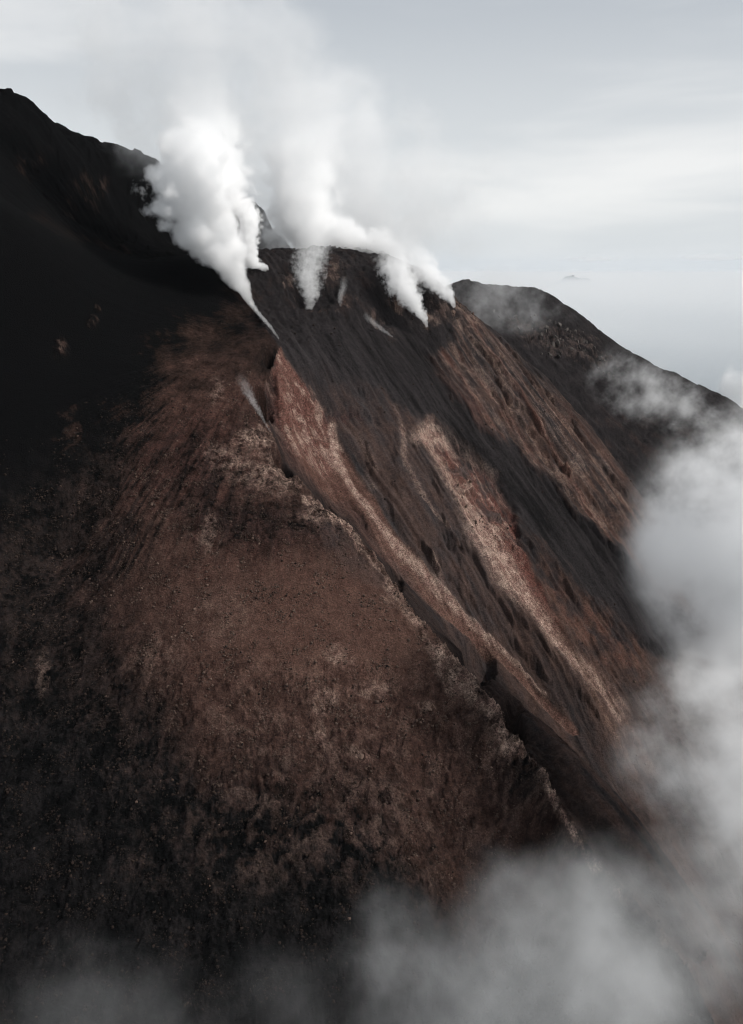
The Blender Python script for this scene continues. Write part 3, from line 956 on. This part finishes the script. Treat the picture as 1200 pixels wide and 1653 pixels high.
# ---------------------------------------------------------------- steam and cloud (closed hulls filled with scattering vapour)
def volume_output(nt, dens, step, aniso=0.0, alb=1.0):
    v = nt.n('ShaderNodeVolumeScatter')
    v.inputs['Color'].default_value = (alb, alb, alb, 1)
    v.inputs['Anisotropy'].default_value = aniso
    nt.put(v.inputs['Density'], dens)
    out = nt.n('ShaderNodeOutputMaterial')
    nt.put(out.inputs['Volume'], v.outputs[0])


def vapour_mat(name, step):
    m = bpy.data.materials.new(name)
    m.use_nodes = True
    m.node_tree.nodes.clear()
    m.cycles.volume_step_rate = step
    m.cycles.homogeneous_volume = False
    return m, NT(m.node_tree)


def curve_node(nt, h, xs, ys):
    nd = nt.n('ShaderNodeFloatCurve')
    cu = nd.mapping.curves[0]
    pts_ = list(zip(xs, ys))
    cu.points[0].location = pts_[0]
    cu.points[1].location = pts_[-1]
    for p in pts_[1:-1]:
        cu.points.new(*p)
    for p in cu.points:
        p.handle_type = 'AUTO'
    nd.mapping.use_clip = False
    nd.mapping.update()
    nt.put(nd.inputs['Value'], h)
    return nd.outputs[0]


def plume(name, label, cat, group, axis, dens, cell, sharp=3.0, amp=1.0, warp=0.5, step=0.4, detail=3.0, seed=0.0, hull=1.4, flat=1.0, rag=0.3):
    """axis: (u, v, D, radius in metres, weight) from the vent upwards."""
    wp = [Vector(at(a[0], a[1], a[2])) + Vector((0, 0, H)) for a in axis]
    rad_ = [a[3] for a in axis]
    wgt = [a[4] if len(a) > 4 else 1.0 for a in axis]
    zax = (wp[-1] - wp[0]).normalized()
    xax = Vector((0, 1, 0)).cross(zax).normalized()
    yax = zax.cross(xax)
    M = Matrix((xax, yax, zax)).transposed()
    loc = [M.transposed() @ (p - wp[0]) for p in wp]
    L = loc[-1].z
    hs = [min(max(p.z / L, 0), 1) for p in loc]
    # hull: rings round the axis
    n = 20
    vs, fs = [], []
    hh = np.linspace(0, 1, 15)
    ax_ = np.interp(hh, hs, [p.x for p in loc])
    ay_ = np.interp(hh, hs, [p.y for p in loc])
    ar_ = np.interp(hh, hs, rad_) * hull
    pad = [-0.6 * rad_[0]] + [0] * 13 + [0.5 * rad_[-1]]
    for k in range(15):
        for j in range(n):
            a = 2 * math.pi * j / n
            vs.append((ax_[k] + ar_[k] * math.cos(a), ay_[k] + ar_[k] * math.sin(a) * flat, hh[k] * L + pad[k]))
    for k in range(14):
        for j in range(n):
            fs.append((k * n + j, k * n + (j + 1) % n, (k + 1) * n + (j + 1) % n, (k + 1) * n + j))
    fs.append(tuple(range(n))[::-1])
    fs.append(tuple(range(14 * n, 15 * n)))
    me = bpy.data.meshes.new(name)
    me.from_pydata(vs, [], fs)
    m, nt = vapour_mat('steam', step)
    p = nt.n('ShaderNodeTexCoord').outputs['Object']
    cells = nt.vm('ADD', nt.vm('SCALE', p, scale=1.0 / cell), (seed * 7.3, seed * 3.1, seed * 5.7))
    s0 = nt.n('ShaderNodeSeparateXYZ')
    nt.put(s0.inputs[0], p)
    h = nt.m('DIVIDE', s0.outputs[2], L, clamp=True)
    rmax = max(rad_)
    r_ = nt.m('MULTIPLY', curve_node(nt, h, hs, [r / rmax for r in rad_]), rmax)
    nz = nt.noise(cells, 1.0, detail, 0.6, color=True)
    off = nt.vm('SCALE', nt.vm('SUBTRACT', nz, (0.5, 0.5, 0.5)), scale=nt.m('MULTIPLY', r_, warp * 2.0))
    pw = nt.vm('ADD', p, off)
    s1 = nt.n('ShaderNodeSeparateXYZ')
    nt.put(s1.inputs[0], pw)
    xs = [q.x for q in loc]
    ys = [q.y for q in loc]
    sx = max(max(abs(a) for a in xs), 1e-3)
    sy = max(max(abs(a) for a in ys), 1e-3)
    cx = nt.m('MULTIPLY', curve_node(nt, h, hs, [0.5 + 0.5 * a / sx for a in xs]), 2 * sx)
    cx = nt.m('SUBTRACT', cx, sx)
    cy_ = nt.m('MULTIPLY', curve_node(nt, h, hs, [0.5 + 0.5 * a / sy for a in ys]), 2 * sy)
    cy_ = nt.m('SUBTRACT', cy_, sy)
    dx = nt.m('SUBTRACT', s1.outputs[0], cx)
    dy = nt.m('DIVIDE', nt.m('SUBTRACT', s1.outputs[1], cy_), flat)
    q = nt.m('DIVIDE', nt.m('SQRT', nt.m('ADD', nt.m('MULTIPLY', dx, dx), nt.m('MULTIPLY', dy, dy))), r_)
    vor = nt.voronoi(nt.vm('ADD', cells, nt.vm('SCALE', nz, scale=0.6)), 1.6, 'SMOOTH_F1', smooth=0.3).outputs['Distance']
    fz = nt.noise(nt.vm('ADD', cells, (3.3, 9.1, 5.2)), 3.4, 4.0, 0.66)
    e = nt.m('ADD', nt.m('SUBTRACT', 1.0, q), nt.m('MULTIPLY', nt.m('SUBTRACT', 0.42, vor), amp * (1 - rag)))
    e = nt.m('ADD', e, nt.m('MULTIPLY', nt.m('SUBTRACT', fz, 0.5), amp * (0.5 + 2.4 * rag)))
    d = nt.m('MULTIPLY', e, sharp, clamp=True)
    d = nt.m('MULTIPLY', d, curve_node(nt, h, hs, wgt))
    d = nt.m('MAXIMUM', nt.m('MULTIPLY', d, dens), 0.0)
    volume_output(nt, d, step)
    me.materials.append(m)
    o = bpy.data.objects.new(name, me)
    COL.objects.link(o)
    o.matrix_world = Matrix.Translation(wp[0]) @ M.to_4x4()
    return tag(o, label, cat, group)


def cloud(name, label, cat, group, u, v, D, ru, rv, rd, dens, cell, sharp=1.6, amp=1.7, detail=4.0, step=0.6, tilt=0.0, seed=0.0, rough=0.62, stretch=(1, 1, 1), dist=0.0, power=2.0, bias=0.25):
    """an uneven cloud inside an ellipsoid; ru, rv: half-sizes in photo pixels at distance D, rd: half-depth in metres"""
    c = Vector(at(u, v, D)) + Vector((0, 0, H))
    dep = D * CP - (c.z - H) * SP
    k = dep / F
    bm = bmesh.new()
    bmesh.ops.create_icosphere(bm, subdivisions=3, radius=1.0)
    me = bpy.data.meshes.new(name)
    bm.to_mesh(me)
    bm.free()
    m, nt = vapour_mat('cloud_vapour', step)
    p = nt.n('ShaderNodeTexCoord').outputs['Object']
    sc = (ru * k, rd, rv * k)
    q = nt.vm('LENGTH', p)
    wpos = nt.vm('MULTIPLY', p, tuple(a / cell * b for a, b in zip(sc, stretch)))
    wpos = nt.vm('ADD', wpos, (seed * 7.7, seed * 4.3, seed * 2.9))
    nz = nt.noise(wpos, 1.0, detail, rough, dist)
    e = nt.m('ADD', nt.m('SUBTRACT', 1.0, nt.m('MULTIPLY', q, q)), nt.m('MULTIPLY', nt.m('SUBTRACT', nz, 0.5), amp * 2))
    e = nt.m('SUBTRACT', e, bias)
    d = nt.m('MULTIPLY', e, sharp, clamp=True)
    d = nt.m('MULTIPLY', d, nt.ramp(q, 0.7, 1.0, 1.0, 0.0))
    d = nt.m('MULTIPLY', nt.m('POWER', d, power), dens)
    volume_output(nt, d, step, aniso=0.25)
    me.materials.append(m)
    o = bpy.data.objects.new(name, me)
    COL.objects.link(o)
    o.location = c
    o.rotation_euler = (0, R(tilt), 0)
    o.scale = sc
    return tag(o, label, cat, group)


VENT = 'steam plumes rising from the crater vents'
plume('steam_plume', 'tallest and widest billowing white steam plume, left of the crater', 'steam plume', VENT,
      [(407, 492, 843, 4, .5), (393, 468, 845, 9), (372, 440, 846, 18), (347, 392, 846, 32), (328, 335, 848, 44), (318, 280, 852, 50, .9), (322, 225, 858, 44, .45), (330, 160, 866, 40, .08), (340, 90, 875, 40, .02)],
      0.12, 40, sharp=4.2, amp=1.0, warp=0.40, seed=1, rag=0.22)
plume('steam_plume', 'short curling steam plume joining the tall plume from its right', 'steam plume', VENT,
      [(441, 452, 893, 2, .9), (425, 432, 890, 6), (404, 424, 886, 11), (397, 395, 880, 14), (403, 358, 876, 13), (396, 330, 874, 10, .5)],
      0.25, 11, sharp=4.0, amp=0.9, warp=0.4, seed=2)
plume('steam_plume', 'soft wide steam column behind the middle of the crater rim', 'steam plume', VENT,
      [(515, 440, 985, 22, .6), (508, 395, 990, 30), (492, 340, 1000, 42, .7), (488, 280, 1010, 50, .35), (495, 220, 1020, 58, .12), (505, 150, 1030, 64, .03)],
      0.16, 44, sharp=1.8, amp=0.9, warp=0.5, seed=3, rag=0.3, step=0.4)
plume('steam_plume', 'thin steam plume lifting out of the hollow in the crater front', 'steam plume', VENT,
      [(500, 494, 868, 5, .7), (502, 478, 872, 9, .6), (498, 455, 880, 14, .55), (500, 425, 890, 17, .4), (508, 395, 900, 18, .3)],
      0.11, 16, sharp=2.0, amp=1.3, warp=0.75, seed=4, rag=0.75)
cloud('steam_puff', 'round steam puff just behind the rim, beside the soft column', 'steam plume', VENT, 556, 388, 985, 48, 50, 28, 0.12, 20, sharp=1.4, amp=1.5, seed=5, step=0.4, rough=0.7, bias=0.1)
cloud('steam_puff', 'smaller steam puff behind the rim, farther right', 'steam plume', VENT, 612, 398, 985, 46, 40, 26, 0.10, 18, sharp=1.3, amp=1.6, seed=6, step=0.4, rough=0.7, bias=0.1)
cloud('steam_puff', 'ragged steam puff between the tall plume and the soft column', 'steam plume', VENT, 452, 372, 1010, 42, 62, 26, 0.09, 20, sharp=1.2, amp=1.7, seed=15, step=0.4, rough=0.72, bias=0.15)
plume('steam_plume', 'ragged steam plume from the dark pit at the right of the crater', 'steam plume', VENT,
      [(689, 526, 866, 2, .9), (677, 502, 872, 7), (661, 476, 880, 14, .8), (648, 450, 890, 18, .6), (640, 424, 905, 20, .3), (640, 395, 920, 22, .05)],
      0.18, 16, sharp=2.6, amp=1.2, warp=0.7, seed=7, rag=0.6)
plume('steam_plume', 'steam plume leaning from the right shoulder of the crater', 'steam plume', VENT,
      [(733, 494, 893, 2, .9), (722, 474, 895, 8), (706, 456, 900, 12, .8), (690, 438, 908, 15, .6), (672, 415, 920, 18, .25), (655, 390, 930, 20, .04)],
      0.18, 16, sharp=2.6, amp=1.1, warp=0.6, seed=8, rag=0.6)

plume('steam_jet', 'thin white streak of steam along the crack under the tall plume', 'steam', VENT,
      [(450, 546, 786, 1.0, .5), (436, 526, 803, 1.8, .7), (420, 508, 822, 2.0, .9), (405, 488, 842, 3.0, 1)], 0.15, 5, sharp=2.0, amp=1.4, warp=0.7, rag=0.9, seed=11)
plume('steam_jet', 'thin grey steam wisp beside the dark hole high on the spur', 'steam', VENT,
      [(436, 696, 664, 0.8, .6), (424, 674, 672, 1.6, .7), (410, 650, 680, 3.0, .6), (398, 628, 688, 4.5, .3), (388, 608, 694, 5, .05)], 0.10, 6, sharp=1.6, amp=1.3, warp=0.7, rag=0.9, seed=12)
plume('steam_jet', 'low steam wisp creeping along the dark slope below the crater', 'steam', VENT,
      [(634, 543, 836, 0.9, .6), (618, 532, 842, 2.2, .6), (600, 518, 848, 3.2, .4), (590, 508, 852, 3.2, .1)], 0.11, 6, sharp=1.6, amp=1.4, warp=0.7, rag=0.9, seed=13)
plume('steam_jet', 'small broken steam wisp between the two crater hollows', 'steam', VENT,
      [(552, 498, 868, 1.0, .6), (549, 484, 872, 3, .5), (554, 466, 877, 4, .4), (556, 450, 882, 4, .1)], 0.10, 6, sharp=1.6, amp=1.5, warp=0.7, rag=0.9, seed=14)
CLB = 'clouds drifting below and beside the slope'
cloud('cloud', 'dense white cloud at the edge beside the big slope', 'cloud', CLB, 1288, 872, 430, 310, 310, 80, 0.17, 70, seed=1, sharp=0.75, bias=-0.1, amp=2.4, rough=0.74, detail=6.0)
cloud('cloud', 'grey cloud below the dense white one at the right edge', 'cloud', CLB, 1225, 1215, 345, 270, 270, 60, 0.050, 56, seed=2, sharp=0.75, bias=0.0, amp=2.4, rough=0.74, detail=6.0)
cloud('cloud', 'dim cloud filling the lowest corner below the far slope', 'cloud', CLB, 1150, 1520, 275, 320, 320, 50, 0.022, 52, seed=16, sharp=1.0)
cloud('cloud', 'soft grey cloud covering the foot of the spur', 'cloud', CLB, 870, 1560, 225, 420, 370, 45, 0.021, 62, seed=3, sharp=0.85, amp=2.1, rough=0.66)
cloud('cloud', 'thin grey fog in the bottom corner under the black slope', 'cloud', CLB, 230, 1690, 205, 600, 260, 30, 0.0055, 42, seed=4, sharp=1.0)
cloud('cloud', 'thin torn cloud wisp crossing the far ridge', 'cloud', CLB, 1075, 645, 880, 175, 80, 45, 0.024, 46, seed=6, amp=2.7, sharp=0.8, tilt=24, rough=0.74, bias=0.3)
cloud('cloud', 'faint mist lying on the left end of the far ridge', 'cloud', CLB, 810, 480, 1120, 170, 75, 60, 0.012, 52, seed=7, sharp=0.8, amp=2.3, rough=0.72)
cloud('cloud', 'small white cloud top rising behind the far ridge at the edge', 'cloud', CLB, 1225, 640, 1290, 90, 100, 40, 0.05, 50, seed=8)
cloud('steam_veil', 'pale veil of drifted steam hanging above the crater', 'steam plume', VENT, 540, 300, 1080, 360, 220, 70, 0.022, 80, seed=9, step=1.0, amp=1.2)
cloud('steam_veil', 'faint grey steam fading into the sky above the tall plume', 'steam plume', VENT, 310, 120, 900, 300, 220, 60, 0.014, 70, seed=10, step=1.0, amp=1.3)
SEA_CL = 'low clouds over the sea'


def sea_layer():
    vs = [(x, y, z) for z in (0.0, 1.0) for x, y in ((-0.4, 0.0), (0.9, 0.0), (1.0, 1.0), (-1.0, 1.0))]
    m, nt = vapour_mat('mist', 1.0)
    p = nt.n('ShaderNodeTexCoord').outputs['Object']
    sp_ = nt.n('ShaderNodeSeparateXYZ')
    nt.put(sp_.inputs[0], p)
    nz = nt.noise(nt.vm('MULTIPLY', p, (9.0, 11.0, 1.0)), 1.0, 3.0, 0.5)
    d = nt.m('MULTIPLY', nt.ramp(nz, 0.25, 0.75, 0.45, 1.0), nt.ramp(sp_.outputs[2], 0.2, 1.0, 1.0, 0.0))
    volume_output(nt, nt.m('MULTIPLY', d, 0.0005), 0.6, aniso=0.0, alb=0.9)
    sc = m.node_tree.nodes['Volume Scatter']
    sc.inputs['Color'].default_value = (0.84, 0.885, 0.925, 1)
    o = mesh_np('sea_mist', np.array(vs), np.array([(3, 2, 1, 0), (4, 5, 6, 7), (0, 1, 5, 4), (1, 2, 6, 5), (2, 3, 7, 6), (3, 0, 4, 7)]), m, smooth=False)
    o.location = (0, 2300, 4)
    o.scale = (36000, 60000, 560)
    return tag(o, 'wide pale mist layer lying over the sea behind the far ridge', 'mist', SEA_CL)


sea_layer()
cloud('cloud', 'tiny white cloud on the horizon, above the island', 'cloud', SEA_CL, 960, 417, 24000, 60, 7, 500, 0.0016, 300, seed=12, stretch=(1, 1, 2))
cloud('cloud', 'tiny white cloud on the horizon, farthest out at the edge', 'cloud', SEA_CL, 1150, 414, 24000, 70, 8, 500, 0.0018, 300, seed=13, stretch=(1, 1, 2))
